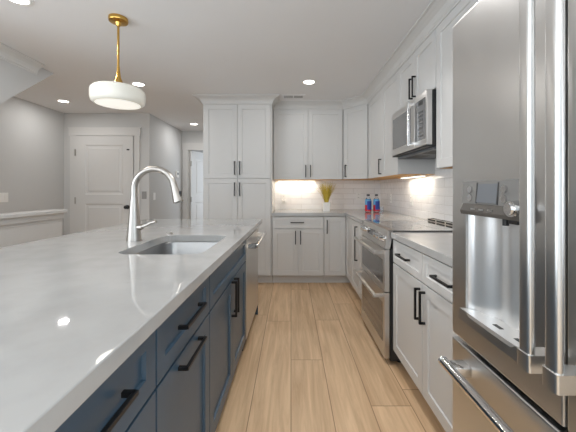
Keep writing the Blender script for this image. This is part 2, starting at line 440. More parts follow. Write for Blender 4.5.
def doorobj(name, loc, rz, w, h, panels):
    o = bpy.data.objects.new(name, None); COL.objects.link(o); o.location = loc; o.rotation_euler = (0, 0, rz); o['kind'] = 'structure'
    obj('door_leaf', panel_door(w, h, .038, panels), 'trim', o, local=True)
    return o
d1 = doorobj('door_1', (-3.292, 4.688, .01), 0, .882, 2.012, [(.15, .732, 1.12, 1.88), (.15, .732, .22, .98)])
def knob_bm(x, z, y0, s=-1):
    bm = BM(); cyl(bm, (x, y0, z), (x, y0+s*.008, z), .032); cyl(bm, (x, y0, z), (x, y0+s*.04, z), .011)
    r = BM(); lathe(r, [(0, -.026), (.018, -.022), (.027, -.008), (.027, .008), (.018, .02), (0, .023)], seg=24)
    xf(r, Matrix.Translation((x, y0+s*.055, z)) @ Matrix.Rotation(PI/2, 4, 'X'))
    me = bpy.data.meshes.new('t'); r.to_mesh(me); r.free(); bm.from_mesh(me); bpy.data.meshes.remove(me)
    return bm
obj('door_knob', knob_bm(.80, .93, -.038), 'rubber', d1, smooth=True, local=True)
for z in (1.76, 1.03, .25):
    bm = BM(); box(bm, -.006, .014, -.046, -.036, z-.05, z+.05); cyl(bm, (.002, -.046, z-.05), (.002, -.046, z+.05), .007, seg=12)
    obj('hinge', bm, 'nickel', d1, local=True)
bm = BM(); box(bm, .79, .83, -.05, -.038, 1.795, 1.815, .003); obj('door_latch', bm, 'rubber', d1, local=True)

# hall doorway casing and the open door
bm = BM()
box(bm, -2.155, -2.06, 6.078, 6.1, 0, 2.0); box(bm, -1.22, -1.125, 6.078, 6.1, 0, 2.0)
box(bm, -2.165, -1.115, 6.072, 6.1, 2.0, 2.14); box(bm, -2.06, -2.045, 6.1, 6.2, 0, 2.0); box(bm, -1.235, -1.22, 6.1, 6.2, 0, 2.0)
struct('trim_4', bm, 'trim')
d2 = doorobj('door_2', (-2.040, 6.135, .01), math.radians(70), .80, 1.98, [(.13, .67, 1.08, 1.84), (.13, .67, .22, .94)])
k = knob_bm(.73, .93, -.038); obj('door_knob', k, 'rubber', d2, smooth=True, local=True)
for z in (1.72, 1.0, .25):
    bm = BM(); cyl(bm, (-.004, -.046, z-.05), (-.004, -.046, z+.05), .009, seg=12); box(bm, -.02, .03, -.042, -.036, z-.05, z+.05)
    obj('hinge', bm, 'nickel', d2, local=True)

# tiled backsplash
struct('wall_tile_back', box(BM(), -.238, XR-.0085, YB-.008, YB-.0005, .914, 1.36), 'tile_x')
struct('wall_tile_right', box(BM(), XR-.008, XR-.0005, 1.12, YB-.0005, .914, 1.52), 'tile_y')

# crown over the cabinets
struct('trim_5', sweep(BM(), [(-1.118, YB-.001), (-1.118, 3.86), (-.242, 3.86), (-.242, 4.035)], CROWN), 'cab')
struct('trim_6', sweep(BM(), [(-.24, 4.12), (.706, 4.12), (.97, 3.83), (.97, 1.13)], CROWN), 'cab')

# ------------------------------------------------------------------ cabinet builder
def shaker(w, h, t=.02, rail=.058, rec=.007, edge=.0012):
    """framed door front, local x 0..w, y -t..0, z 0..h"""
    bm = BM(); rail = min(rail, h*.3)
    def loop(d, y): return [bm.verts.new((a, y, c)) for a, c in ((d, d), (w-d, d), (w-d, h-d), (d, h-d))]
    O2, O, I, R, B = loop(0, -t+edge), loop(edge, -t), loop(rail, -t), loop(rail+.003, -t+rec), loop(0, 0)
    for a, b in ((B, O2), (O2, O), (O, I), (I, R)):
        for k in range(4): bm.faces.new((a[k], a[(k+1) % 4], b[(k+1) % 4], b[k]))
    bm.faces.new(R); bm.faces.new(B[::-1])
    bmesh.ops.recalc_face_normals(bm, faces=bm.faces)
    return bm
def pull(cx, cz, length, vertical, y0=-.02, so=.032, s=.011):
    bm = BM(); h = length/2; y1 = y0-so
    if vertical:
        box(bm, cx-s/2, cx+s/2, y1, y1+s, cz-h, cz+h, .0012, 1)
        for z in (cz-h, cz+h-s): box(bm, cx-s/2, cx+s/2, y1+s*.5, y0, z, z+s)
    else:
        box(bm, cx-h, cx+h, y1, y1+s, cz-s/2, cz+s/2, .0012, 1)
        for x in (cx-h, cx+h-s): box(bm, x, x+s, y1+s*.5, y0, cz-s/2, cz+s/2)
    return bm
G = .002
def front(root, kind, x0, x1, z0, z1, m, handle=None, rail=.058):
    """door or drawer front with its pull, in the root's local space"""
    bm = shaker(x1-x0-2*G, z1-z0-2*G, rail=rail, **(dict(rec=.010, edge=.0005) if m == 'navy' else {}))
    xf(bm, Matrix.Translation((x0+G, -.0005, z0+G)))
    d = obj(kind, bm, m, root, local=True)
    if handle:
        v, cx, cz, ln = handle
        obj('handle', pull(cx, cz, ln, v, -.0205), 'black', d, local=True)
    return d
def base_cab(name, label, loc, rz, w, depth, m, group=None, top=.874, cat='cabinet', body_top=None):
    r = thing(name, label, cat, loc, rz, group)
    bt = body_top or top
    bm = BM(); box(bm, .0008, w-.0008, 0, depth, .11, bt)
    if body_top:
        box(bm, .0008, .018, 0, depth, bt, top); box(bm, w-.018, w-.0008, 0, depth, bt, top); box(bm, .018, w-.018, 0, .018, bt, top)
    obj('body', bm, m, r, local=True)
    bm = BM(); box(bm, .0008, w-.0008, .07, .088, 0.0005, .1095); obj('toe_kick', bm, m, r, local=True)
    return r
def wall_cab(name, label, loc, rz, w, depth, h, m='cab', group=None):
    r = thing(name, label, 'cabinet', loc, rz, group)
    obj('body', box(BM(), .0008, w-.0008, 0, depth, .004, h), m, r, local=True)
    obj('bottom_panel', box(BM(), .004, w-.004, .002, depth-.002, 0, .0038), 'underwood', r, local=True)
    return r

RB = -PI/2     # rotation of fronts that face left (-X): local x runs towards the camera
ZU, ZT = 1.342, 2.288
# --- pantry
w = .876
r = thing('pantry_cabinet', 'tall white four-door pantry cabinet with black bar pulls standing left of the tiled counter', 'cabinet', (-1.118, 3.88, 0), 0)
obj('body', box(BM(), 0, w, 0, YB-3.88-.001, .11, ZT), 'cab', r, local=True)
obj('toe_kick', box(BM(), 0, w, .07, .09, .0005, .1095), 'cab', r, local=True)
zs = 1.2+(190-178.5)/F*3.86
for i, (a, b, hx) in enumerate(((.016, w/2, w/2-.032), (w/2, w-.016, w/2+.032))):
    front(r, 'door', a, b, .115, zs, 'cab', (True, hx, 1.21, .17))
    front(r, 'door', a, b, zs, 2.284, 'cab', (True, hx, 1.478, .17))
# --- back run wall cabinets
w = .94
r = wall_cab('wall_cabinet', 'white two-door wall cabinet over the grass plant and back counter', (-.238, 4.14, ZU), 0, w, YB-4.14-.001, ZT-ZU)
front(r, 'door', 0, .468, 0, ZT-ZU-.004, 'cab', (True, .468-.032, .112, .165)); front(r, 'door', .468, w-.004, 0, ZT-ZU-.004, 'cab', (True, .468+.032, .112, .165))
# diagonal corner
A, B = Vector((.706, 4.12)), Vector((.97, 3.83)); dv = (B-A); LEN = dv.length; ang = math.atan2(dv.y, dv.x)
nin = Vector((-dv.y, dv.x)).normalized()
if nin.x < 0: nin = -nin
r = thing('corner_wall_cabinet', 'white single-door wall cabinet set diagonally across the corner', 'cabinet', (A.x+nin.x*.02, A.y+nin.y*.02, ZU), ang)
A2 = A+nin*.02; B2 = B+nin*.02
poly = [(A2.x+.001, A2.y), (.7055, A2.y+.012), (.7055, YB-.001), (XR-.001, YB-.001), (XR-.001, 3.832), (B2.x+.004, 3.832), (B2.x-.001, B2.y+.001)]
obj('body', prism(BM(), poly, ZU+.004, ZT), 'cab', r)
obj('bottom_panel', prism(BM(), poly, ZU, ZU+.0038), 'underwood', r)
front(r, 'door', .010, LEN-.010, 0, ZT-ZU-.004, 'cab', (True, .05, .112, .165))
# right run uppers
w = 3.828-2.766
r = wall_cab('wall_cabinet', 'white two-door wall cabinet between the diagonal corner unit and the microwave', (.99, 3.828, ZU), RB, w, XR-.99-.001, ZT-ZU)
s = 3.828-3.235
front(r, 'door', .012, s, 0, ZT-ZU-.004, 'cab', (True, s-.045, .11, .165)); front(r, 'door', s, w-.002, 0, ZT-ZU-.004, 'cab')
w = 2.764-2.042; zo = 1.885
r = wall_cab('wall_cabinet', 'short white two-door cabinet directly above the microwave', (.99, 2.764, zo), RB, w, XR-.99-.001, ZT-zo)
front(r, 'door', .002, w/2, 0, ZT-zo-.004, 'cab', (True, w/2-.03, .12, .165)); front(r, 'door', w/2, w-.002, 0, ZT-zo-.004, 'cab', (True, w/2+.03, .12, .165))
w = 2.040-1.135
r = wall_cab('wall_cabinet', 'white wall cabinet between the microwave and the refrigerator', (.99, 2.040, ZU), RB, w, XR-.99-.001, ZT-ZU)
front(r, 'door', .002, w/2, 0, ZT-ZU-.004, 'cab', (True, w/2-.03, .11, .165)); front(r, 'door', w/2, w-.002, 0, ZT-ZU-.004, 'cab', (True, w/2+.03, .11, .165))

# --- back run base cabinets (fronts at Y 3.86)
w = .656
r = base_cab('base_cabinet', 'white base cabinet with one drawer over two doors, right of the pantry', (-.239, 3.88, 0), 0, w, YB-3.88-.001, 'cab')
front(r, 'drawer', .004, w-.002, .712, .866, 'cab', (False, w/2-.01, .79, .17), rail=.04)
front(r, 'door', .004, w/2, .115, .708, 'cab', (True, w/2-.032, .60, .17)); front(r, 'door', w/2, w-.002, .115, .708, 'cab', (True, w/2+.032, .60, .17))
# corner unit: L-shaped body, one door on each run
r = thing('corner_base_cabinet', 'white L-shaped corner base cabinet under the counter bend, one door per side', 'cabinet', (.42, 3.88, 0), 0)
Lp = [(.4185, 3.88), (.717, 3.88), (.717, 3.50), (XR-.009, 3.50), (XR-.009, YB-.009), (.4185, YB-.009)]
obj('body', prism(BM(), Lp, .11, .874), 'cab', r)
bm = BM(); box(bm, .4185, .805, 3.95, 3.968, .0005, .1095); box(bm, .787, .805, 3.50, 3.95, .0005, .1095); obj('toe_kick', bm, 'cab', r)
front(r, 'door', .001, .272, .115, .866, 'cab', (True, .035, .735, .17))
bm = shaker(.352, .866-.115-2*G); xf(bm, Matrix.Translation((.7165, 3.855, .115+G)) @ Matrix.Rotation(RB, 4, 'Z')); obj('door', bm, 'cab', r)
# pull-out between corner and range
w = 3.498-2.79
r = base_cab('base_cabinet', 'narrow white base cabinet with long black pull left of the range', (.713, 3.498, 0), RB, w, XR-.713-.009, 'cab')
front(r, 'door', .002, .36, .115, .866, 'cab', (True, .315, .64, .36)); front(r, 'door', .36, w-.002, .115, .866, 'cab')
# right run between range and refrigerator
w = 2.074-1.14
r = base_cab('base_cabinet', 'white base cabinet with two drawers over two doors beside the refrigerator', (.713, 2.074, 0), RB, w, XR-.713-.009, 'cab')
front(r, 'drawer', .003, w/2, .712, .866, 'cab', (False, w/4-.02, .79, .17), rail=.04); front(r, 'drawer', w/2, w-.002, .712, .866, 'cab', (False, w*.75, .79, .17), rail=.04)
front(r, 'door', .003, w/2, .115, .708, 'cab', (True, w/2-.03, .59, .17)); front(r, 'door', w/2, w-.002, .115, .708, 'cab', (True, w/2+.03, .59, .17))

# --- countertops
bm = prism(BM(), [(-.239, 3.83), (.678, 3.83), (.678, 2.79), (XR-.009, 2.79), (XR-.009, YB-.009), (-.239, YB-.009)], .8745, .914)
tag(obj('countertop', bm, 'quartz'), 'white quartz L-shaped countertop running along the back wall to the range', 'countertop')
tag(obj('countertop', box(BM(), .678, XR-.009, 1.135, 2.074, .8745, .914, .003), 'quartz'), 'short white quartz countertop between the range and the refrigerator', 'countertop')

# ------------------------------------------------------------------ island
ISL = Matrix.Rotation(-.0131, 4, 'Z')
IR = PI/2-.0131
def I(u, v, z=0): p = ISL @ Vector((u, v, z)); return (p.x, p.y, p.z)
FU = -.378                    # carcass front; door faces 2 cm nearer the aisle
VA, VB, VC, VD = .782, 1.274, 2.225, 2.93
def island_cab(label, v0, v1, name='island_cabinet', bt=None):
    return base_cab(name, label, I(FU, v0), IR, v1-v0, .60, 'navy', body_top=bt)
r = island_cab('navy island cabinet in the foreground with drawers, nearest the camera', -.25, VA)
wv = VA+.25
for a, b in ((.002, wv/2), (wv/2, wv-.002)):
    front(r, 'drawer', a, b, .690, .866, 'navy', (False, (a+b)/2+.01, .778, .20), rail=.05)
    front(r, 'drawer', a, b, .405, .686, 'navy', (False, (a+b)/2, .55, .20)); front(r, 'drawer', a, b, .115, .401, 'navy', (False, (a+b)/2, .26, .20))
r = island_cab('navy island cabinet with two stacked horizontal black pulls, before the sink cabinet', VA, VB)
wv = VB-VA
front(r, 'drawer', .002, wv-.002, .690, .866, 'navy', (False, wv/2, .778, .20), rail=.05)
front(r, 'door', .002, wv-.002, .115, .686, 'navy', (False, wv/2, .652, .20))
r = island_cab('navy island sink cabinet with false drawer front over two doors, next to dishwasher', VB, VC, bt=.60)
wv = VC-VB
front(r, 'drawer', .002, wv-.002, .690, .866, 'navy', rail=.05)
front(r, 'door', .002, wv/2, .115, .686, 'navy', (True, wv/2-.034, .585, .20)); front(r, 'door', wv/2, wv-.002, .115, .686, 'navy', (True, wv/2+.034, .585, .20))
# end panel and back panel
bm = BM(); box(bm, -.98, FU+.02, VD+.002, VD+.022, .0005, .874); xf(bm, ISL)
tag(obj('island_end_panel', bm, 'navy'), 'thin navy panel closing the far end of the island beyond the dishwasher', 'cabinet panel')
bm = BM(); box(bm, -1.0, -.981, -.25, VD+.022, .0005, .874)
for i in range(6):
    v = -.25+i*(VD+.27)/5; v0 = min(max(v-.03, -.25), VD-.038); box(bm, -1.006, -.9995, v0, v0+.06, .0005, .874)
xf(bm, ISL)
tag(obj('island_back_panel', bm, 'navy'), 'navy panel along the seating side of the island', 'cabinet panel')
# dishwasher
r = thing('dishwasher', 'stainless dishwasher with bar handle built into the far end of the island', 'dishwasher', I(FU, VC), IR)
wd = VD-VC
obj('body', box(BM(), .004, wd-.002, .004, .57, .02, .868), 'rubber', r, local=True)
d = obj('door', box(BM(), .005, wd-.003, -.024, .0035, .105, .838, .003), 'steel', r, local=True)
bm = BM(); box(bm, .02, wd-.02, -.106, -.084, .772, .800, .005)
for x in (.04, wd-.065): box(bm, x, x+.025, -.088, -.0235, .764, .800)
obj('handle', bm, 'chrome', d, local=True)
obj('control_strip', box(BM(), .005, wd-.003, -.016, .0035, .840, .866), 'rubber', r, local=True)
obj('toe_kick', box(BM(), .006, wd-.004, .05, .06, .0005, .10), 'rubber', r, local=True)
# countertop with sink cut-out
SU0, SU1, SV0, SV1 = -.815, -.42, 1.345, 1.915
bm = BM(); box(bm, -1.46, -.322, -.30, 3.0, .8745, .914, .003); xf(bm, ISL)
ict = tag(obj('island_countertop', bm, 'quartz'), 'large white quartz island countertop with an undermount sink cut-out', 'countertop')
cut = prism(BM(), rrect(SU0, SU1, SV0, SV1, .075), .80, 1.0); xf(cut, ISL); boolean(ict, cut)
# sink
r = thing('sink', 'stainless undermount sink set into the island countertop', 'sink', I((SU0+SU1)/2, (SV0+SV1)/2, .874), -.0131)
bm = BM()
def ringv(d, z, rr): return [bm.verts.new((a, b, z)) for a, b in rrect(SU0+d, SU1-d, SV0+d, SV1-d, rr)]
rs = [ringv(-.02, .8735, .09), ringv(-.004, .8735, .078), ringv(.0, .868, .075), ringv(.006, .70, .075), ringv(.012, .68, .07), ringv(.035, .663, .04), ringv(.12, .657, .03)]
for a, b in zip(rs, rs[1:]):
    n = len(a)
    for k in range(n): bm.faces.new((a[k], a[(k+1) % n], b[(k+1) % n], b[k]))
bm.faces.new(rs[-1]); bmesh.ops.recalc_face_normals(bm, faces=bm.faces)
for f in bm.faces: f.normal_flip()
xf(bm, ISL)
obj('basin', bm, 'sink', r, smooth=True)
bm = BM(); cu, cv = (SU0+SU1)/2, (SV0+SV1)/2
lathe(bm, [(0, .660), (.03, .660), (.034, .664), (.052, .663), (.055, .6585)], (cu, cv, 0)); xf(bm, ISL); obj('drain', bm, 'chrome', r, smooth=True)
# faucet
fx, fy = -.908, 1.71
r = thing('faucet', 'tall brushed nickel gooseneck pull-down faucet beside the island sink', 'faucet', I(fx, fy, .914), 0)
R_ = r.location.copy()
def fl(x, y, z): return (R_.x+x, R_.y+y, z)
obj('faucet_base', lathe(BM(), [(0, .9145), (.040, .9145), (.040, .92), (.038, .935), (.027, 1.06), (.0215, 1.13), (.019, 1.16), (0, 1.16)], (R_.x, R_.y, 0)), 'nickel', r, smooth=True)
pts = [fl(0, 0, 1.13+.02*i) for i in range(4)]
rx = .116; cz = 1.205
for i in range(0, 27):
    a = PI-PI*i/26*.94
    pts.append(fl(rx+rx*math.cos(a), -.012*i/26, cz+.113*math.sin(a)))
sp = obj('spout', tube(BM(), pts, .0172), 'nickel', r, smooth=True)
e = Vector(pts[-1]); dd = (Vector(pts[-1])-Vector(pts[-2])).normalized(); dd = (dd+Vector((.03, 0, 0))).normalized()
hb = BM(); cyl(hb, e-dd*.004, e+dd*.015, .0180, .0185); cyl(hb, e+dd*.015, e+dd*.095, .0185, .029); cyl(hb, e+dd*.095, e+dd*.099, .029, .026)
obj('spray_head', hb, 'nickel', sp, smooth=True)
bb = BM(); c = e+dd*.05+Vector((.0235, -.005, 0)); box(bb, c.x-.006, c.x+.006, c.y-.009, c.y+.009, c.z-.02, c.z+.016, .003); obj('spray_button', bb, 'rubber', sp)
lb = BM(); cyl(lb, fl(.015, -.005, .99), fl(.052, -.012, .992), .017, .015)
tube(lb, [fl(.047, -.012, .993), fl(.075, -.018, 1.002), fl(.105, -.022, 1.018), fl(.135, -.026, 1.024)], [.010, .0085, .0075, .0085])
obj('lever', lb, 'nickel', r, smooth=True)
# air switch button
u0, v0 = -.80, 1.98
bx = I(-.815, 1.975)
bm = BM(); lathe(bm, [(0, .9145), (.022, .9145), (.022, .919), (.015, .921), (.015, .926), (0, .927)], (bx[0], bx[1], 0))
tag(obj('push_button', bm, 'nickel', smooth=True), 'small round nickel push button in the island countertop behind the sink', 'button')

# ------------------------------------------------------------------ range
Y0, Y1 = 2.086, 2.778
r = thing('range', 'stainless slide-in range with double ovens and smooth glass cooktop', 'stove', (.98, (Y0+Y1)/2, 0))
bm = BM(); box(bm, .679, XR-.012, Y0, Y1, .03, .796); box(bm, .7, XR-.012, Y0, Y1, .796, .900)
for x in (.76, 1.2):
    for y in (Y0+.05, Y1-.05): cyl(bm, (x, y, 0.0005), (x, y, .031), .018, seg=12)
obj('body', bm, 'rubber', r)
bm = BM(); prism(bm, [(.642, .797), (.678, .797), (.699, .922), (.662, .922)], Y0+.002, Y1-.002, axes=(0, 2, 1))
cp = obj('control_panel', bm, 'steelh', r)
obj('cooktop', box(BM(), .700, XR-.075, Y0, Y1, .9005, .923, .002), 'cooktop', r)
bm = BM(); box(bm, .655, .705, Y0, Y1, .9225, .927, .0015); obj('front_trim', bm, 'steelh', r)
for cx_, cy_, rr in ((.86, 2.27, .10), (.86, 2.60, .085), (1.09, 2.27, .075), (1.09, 2.60, .10)):
    bm = BM(); lathe(bm, [(rr-.003, .9231), (rr, .9234), (rr+.001, .9231)], (cx_, cy_, 0)); obj('burner_ring', bm, 'screen', r, smooth=True)
bm = BM(); box(bm, XR-.073, XR-.012, Y0, Y1, .9005, .945, .004)
vt = obj('rear_vent', bm, 'steelh', r)
for i in range(4):
    ya = Y0+.06+i*.158
    bm = BM(); box(bm, XR-.0745, XR-.0725, ya, ya+.135, .927, .942); box(bm, XR-.066, XR-.026, ya, ya+.135, .9446, .9456)
    obj('vent_slot', bm, 'slot', vt)
pn = Vector((-(.922-.797), 0, .02)).normalized()  # panel face normal
def onpanel(z, y): return Vector((.642+.02*(z-.797)/.125, y, z))
for y in (2.715, 2.64, 2.30, 2.225, 2.15):
    p = onpanel(.862, y)
    bm = BM(); cyl(bm, p-pn*.002, p+pn*.008, .027, .025); cyl(bm, p+pn*.007, p+pn*.034, .021, .018)
    obj('knob', bm, 'chrome', cp, smooth=True)
p0, p1 = onpanel(.84, 2.4), onpanel(.885, 2.4)
bm = BM(); prism(bm, [(p0.x-.0015, p0.z), (p1.x-.0015, p1.z), (p1.x+.002, p1.z), (p0.x+.002, p0.z)], 2.37, 2.58, axes=(0, 2, 1)); obj('display', bm, 'glassblk', cp)
for nm, z0, z1, wz0, wz1 in (('upper_oven_door', .500, .792, .545, .715), ('lower_oven_door', .045, .494, .145, .415)):
    d = obj(nm, box(BM(), .640, .676, Y0+.002, Y1-.002, z0, z1, .003), 'steelh', r)
    obj('window', box(BM(), .6385, .6405, Y0+.045, Y1-.045, wz0, wz1), 'ovenwin', d)
    hz = z1-.024
    bm = BM(); box(bm, .566, .590, Y0+.012, Y1-.012, hz-.011, hz+.011, .005)
    for y in (Y0+.014, Y1-.044): box(bm, .578, .6405, y, y+.03, hz-.010, hz+.010, .002)
    obj('handle', bm, 'steelh', d)
# ------------------------------------------------------------------ microwave
my0, my1, mz0, mz1 = 2.050, 2.762, 1.495, 1.878
r = thing('microwave', 'stainless over-the-range microwave mounted below the short cabinet', 'microwave', (1.1, (my0+my1)/2, mz0))
obj('body', box(BM(), .952, XR-.009, my0, my1, mz0, mz1, .002), 'rubber', r)
bm = BM(); box(bm, .962, 1.28, my0+.01, my1-.01, mz0-.018, mz0-.0005, .004); un = obj('underside_vent', bm, 'screen', r)
for k in range(2):
    bm = BM(); y = my0+.10+k*.30; box(bm, 1.0, 1.12, y, y+.2, mz0-.0195, mz0-.0175); obj('filter', bm, 'slot', un)
ysp = my0+.20
d = obj('door', box(BM(), .912, .951, ysp+.002, my1, mz0+.012, mz1, .003), 'steelh', r)
obj('window', box(BM(), .9105, .9125, ysp+.075, my1-.035, mz0+.065, mz1-.055), 'micwin', d)
hb = BM(); box(hb, .868, .886, ysp+.020, ysp+.042, mz0+.03, mz1-.018, .004)
for z in (mz0+.04, mz1-.05): box(hb, .880, .9125, ysp+.022, ysp+.040, z, z+.02)
obj('handle', hb, 'chrome', d)
c = obj('control_panel', box(BM(), .912, .951, my0, ysp-.001, mz0+.012, mz1, .003), 'steelh', r)
obj('panel_glass', box(BM(), .9108, .9125, my0+.018, ysp-.006, mz0+.055, mz1-.045), 'micwin', c)
bm = BM(); box(bm, .9098, .911, my0+.06, my0+.14, mz1-.085, mz1-.055); obj('display', bm, 'glassblk', c)
bm = BM()
for i in range(7):
    for j in range(3): box(bm, .9098, .911, my0+.058+j*.030, my0+.076+j*.030, mz0+.075+i*.028, mz0+.09+i*.028)
obj('keypad', bm, 'glassblk', c)
obj('bottom_lip', box(BM(), .920, .951, my0, my1, mz0, mz0+.0115), 'rubber', r)

# ------------------------------------------------------------------ refrigerator
FX = .582; fy0, fy1, fs = .193, 1.103, .648
r = thing('refrigerator', 'large stainless french-door refrigerator with water dispenser', 'refrigerator', (.95, fs, 0))
bm = BM(); box(bm, .662, XR-.02, fy0+.003, fy1-.003, .05, 1.775, .004); box(bm, .70, XR-.05, fy0+.03, fy1-.03, .0005, .051)
obj('body', bm, 'rubber', r)
dy0, dy1, dz0, dz1 = .748, 1.016, .800, 1.120      # dispenser niche
fd = obj('door', box(BM(), FX, .658, fs+.003, fy1, .69, 1.79, .006, 3), 'steel', r)
cut = BM(); box(cut, FX-.02, .645, dy0, dy1, dz0, dz1); xf(cut, Matrix.Translation(-r.location)); boolean(fd, cut)
for p in fd.data.polygons: p.use_smooth = False
nd = obj('door', box(BM(), FX, .658, fy0, fs-.003, .69, 1.79, .006, 3), 'steel', r)
dr = obj('freezer_drawer', box(BM(), FX, .658, fy0, fy1, .075, .674, .006, 3), 'steel', r)
# dispenser: curved niche back, tray, lip, control panel
bm = BM(); lo = []; hi = []; n = 48; yc = (dy0+dy1)/2
for i in range(n+1):
    t = i/n; y = dy0+.001+(dy1-dy0-.002)*t; x = FX+.004+.050*math.sin(PI*t)**.6+.004*math.cos(6*PI*t)
    lo.append(bm.verts.new((x, y, dz0))); hi.append(bm.verts.new((x, y, dz1-.002)))
for i in range(n): bm.faces.new((lo[i], lo[i+1], hi[i+1], hi[i]))
lo2 = [bm.verts.new((v.co.x+.004, v.co.y, v.co.z)) for v in lo]; hi2 = [bm.verts.new((v.co.x+.004, v.co.y, v.co.z)) for v in hi]
for i in range(n): bm.faces.new((lo2[i+1], lo2[i], hi2[i], hi2[i+1]))
obj('dispenser_niche', bm, 'niche', fd, smooth=True)
poly = [(FX-.012, dy0), (FX-.016, dy0+.05), (FX-.016, dy1-.05), (FX-.012, dy1)] + [(FX+.004+.052*math.sin(PI*i/12)**.6, dy1-.001-(dy1-dy0-.002)*i/12) for i in range(13)]
tr = obj('dispenser_tray', prism(BM(), poly, dz0-.006, dz0+.006), 'niche', fd)
for y in (dy0+.045, dy0+.13):
    bm = BM(); box(bm, FX+.008, FX+.02, y-.016, y+.016, dz0+.0058, dz0+.0068); obj('drain_slot', bm, 'slot', tr)
bm = BM(); prism(bm, [(FX-.018, dz0-.03), (FX+.002, dz0-.034), (FX+.002, dz0+.004), (FX-.014, dz0+.004)], dy0-.012, dy1+.012, axes=(0, 2, 1)); obj('tray_lip', bm, 'steelh', fd)
pz0, pz1 = 1.122, 1.228
bm = BM(); prism(bm, [(FX-.006, pz1), (FX-.010, pz0+.035), (FX+.003, pz0+.035), (FX+.003, pz1)], dy0-.018, dy1+.006, axes=(0, 2, 1)); pa = obj('dispenser_panel', bm, 'disp', fd)
bm = BM(); prism(bm, [(FX-.010, pz0+.0345), (FX-.020, pz0+.012), (FX-.017, pz0), (FX+.003, pz0), (FX+.003, pz0+.0345)], dy0-.018, dy1-.002, axes=(0, 2, 1)); lo_ = obj('panel_lower', bm, 'dispdk', pa)
bm = BM(); prism(bm, [(FX-.0068, pz1-.010), (FX-.0128, pz0+.040), (FX-.004, pz0+.040), (FX-.002, pz1-.010)], .848, .938, axes=(0, 2, 1)); obj('screen', bm, 'screen', pa)
for ya, yz in ((.843, .8475), (.9385, .944)):
    bm = BM(); prism(bm, [(FX-.0075, pz1-.006), (FX-.0124, pz0+.037), (FX-.004, pz0+.037), (FX-.002, pz1-.006)], ya, yz, axes=(0, 2, 1)); obj('screen_frame', bm, 'slot', pa)
for y in (.973, .818):
    for z in (1.202, 1.176):
        bm = BM(); cyl(bm, (FX-.004, y, z), (FX-.0135, y, z), .0105, seg=20); obj('button', bm, 'chrome', pa, smooth=True)
for y in (.945, .905, .865):
    bm = BM(); box(bm, FX-.0195, FX-.010, y-.011, y+.011, pz0+.0165, pz0+.022); obj('button', bm, 'chrome', lo_)
bm = BM(); cyl(bm, (FX-.01, .768, 1.152), (FX-.032, .768, 1.152), .022, .020, seg=28); cyl(bm, (FX-.031, .768, 1.152), (FX-.038, .768, 1.152), .016, .014, seg=28); obj('knob', bm, 'chrome', pa, smooth=True)
bm = BM(); cyl(bm, (FX+.02, .855, pz0), (FX+.02, .855, pz0-.022), .008, seg=12); box(bm, FX+.012, FX+.032, .80, .835, pz0-.014, pz0); obj('water_spout', bm, 'rubber', fd)
obj('dispenser_paddle', box(BM(), FX+.030, FX+.038, .782, .815, .97, pz0-.015, .002), 'disp', fd)
# handles
for pr, y in ((fd, .678), (nd, .608)):
    bm = BM(); xo = FX-.062
    prism(bm, rrect(xo-.004, xo+.014, y-.017, y+.017, .0088), .81, 1.70)
    for z0 in (.803, 1.69):
        prism(bm, rrect(xo-.007, FX+.001, y-.019, y+.019, .007), z0, z0+.038)
    obj('handle', bm, 'steel', pr, smooth=40)
bm = BM(); xo = .525
cyl(bm, (xo, fy0+.03, .610), (xo, fy1-.05, .610), .0150, seg=24)
for y in (fy0+.08, fy1-.095): box(bm, xo+.004, FX+.001, y-.026, y+.026, .593, .626, .003)
for y in (fy0+.03, fy1-.055): cyl(bm, (xo, y, .610), (xo, y+.006, .610), .0165, seg=24)
obj('handle', bm, 'chrome', dr, smooth=40)

# ------------------------------------------------------------------ pendant lamp
py = 2.095; px = -1.186
r = thing('pendant_lamp', 'brass pendant lamp with white opal drum shade hanging over the island', 'lamp', (px, py, CEIL))
obj('canopy', lathe(BM(), [(0, CEIL-.0005), (.060, CEIL-.0005), (.062, CEIL-.016), (.058, CEIL-.026), (.02, CEIL-.032), (.012, CEIL-.055), (0, CEIL-.055)], (px, py, 0)), 'brass', r, smooth=True)
obj('rod', cyl(BM(), (px, py, 1.92), (px, py, CEIL-.03), .0075), 'brass', r, smooth=True)
obj('collar', lathe(BM(), [(0, 2.045), (.009, 2.045), (.011, 2.01), (.017, 1.97), (.027, 1.945), (.034, 1.925), (.036, 1.9018), (0, 1.9018)], (px, py, 0)), 'brass', r, smooth=True)
sh = obj('lamp_shade', lathe(BM(), [(0, 1.9015), (.125, 1.9000), (.152, 1.8950), (.165, 1.8820), (.168, 1.8690), (.168, 1.8240), (.164, 1.8030), (.152, 1.7910), (.138, 1.7870)], (px, py, 0), seg=56), 'shade', r, smooth=True)
obj('diffuser', lathe(BM(), [(.138, 1.7870), (.09, 1.7830), (0, 1.7810)], (px, py, 0), seg=56), 'shade_bottom', sh, smooth=True)
area('pendant_bulb', (px, py, 1.772), (0, 0, 0), .26, .26, 1.2, (1, .93, .82), 'DISK')

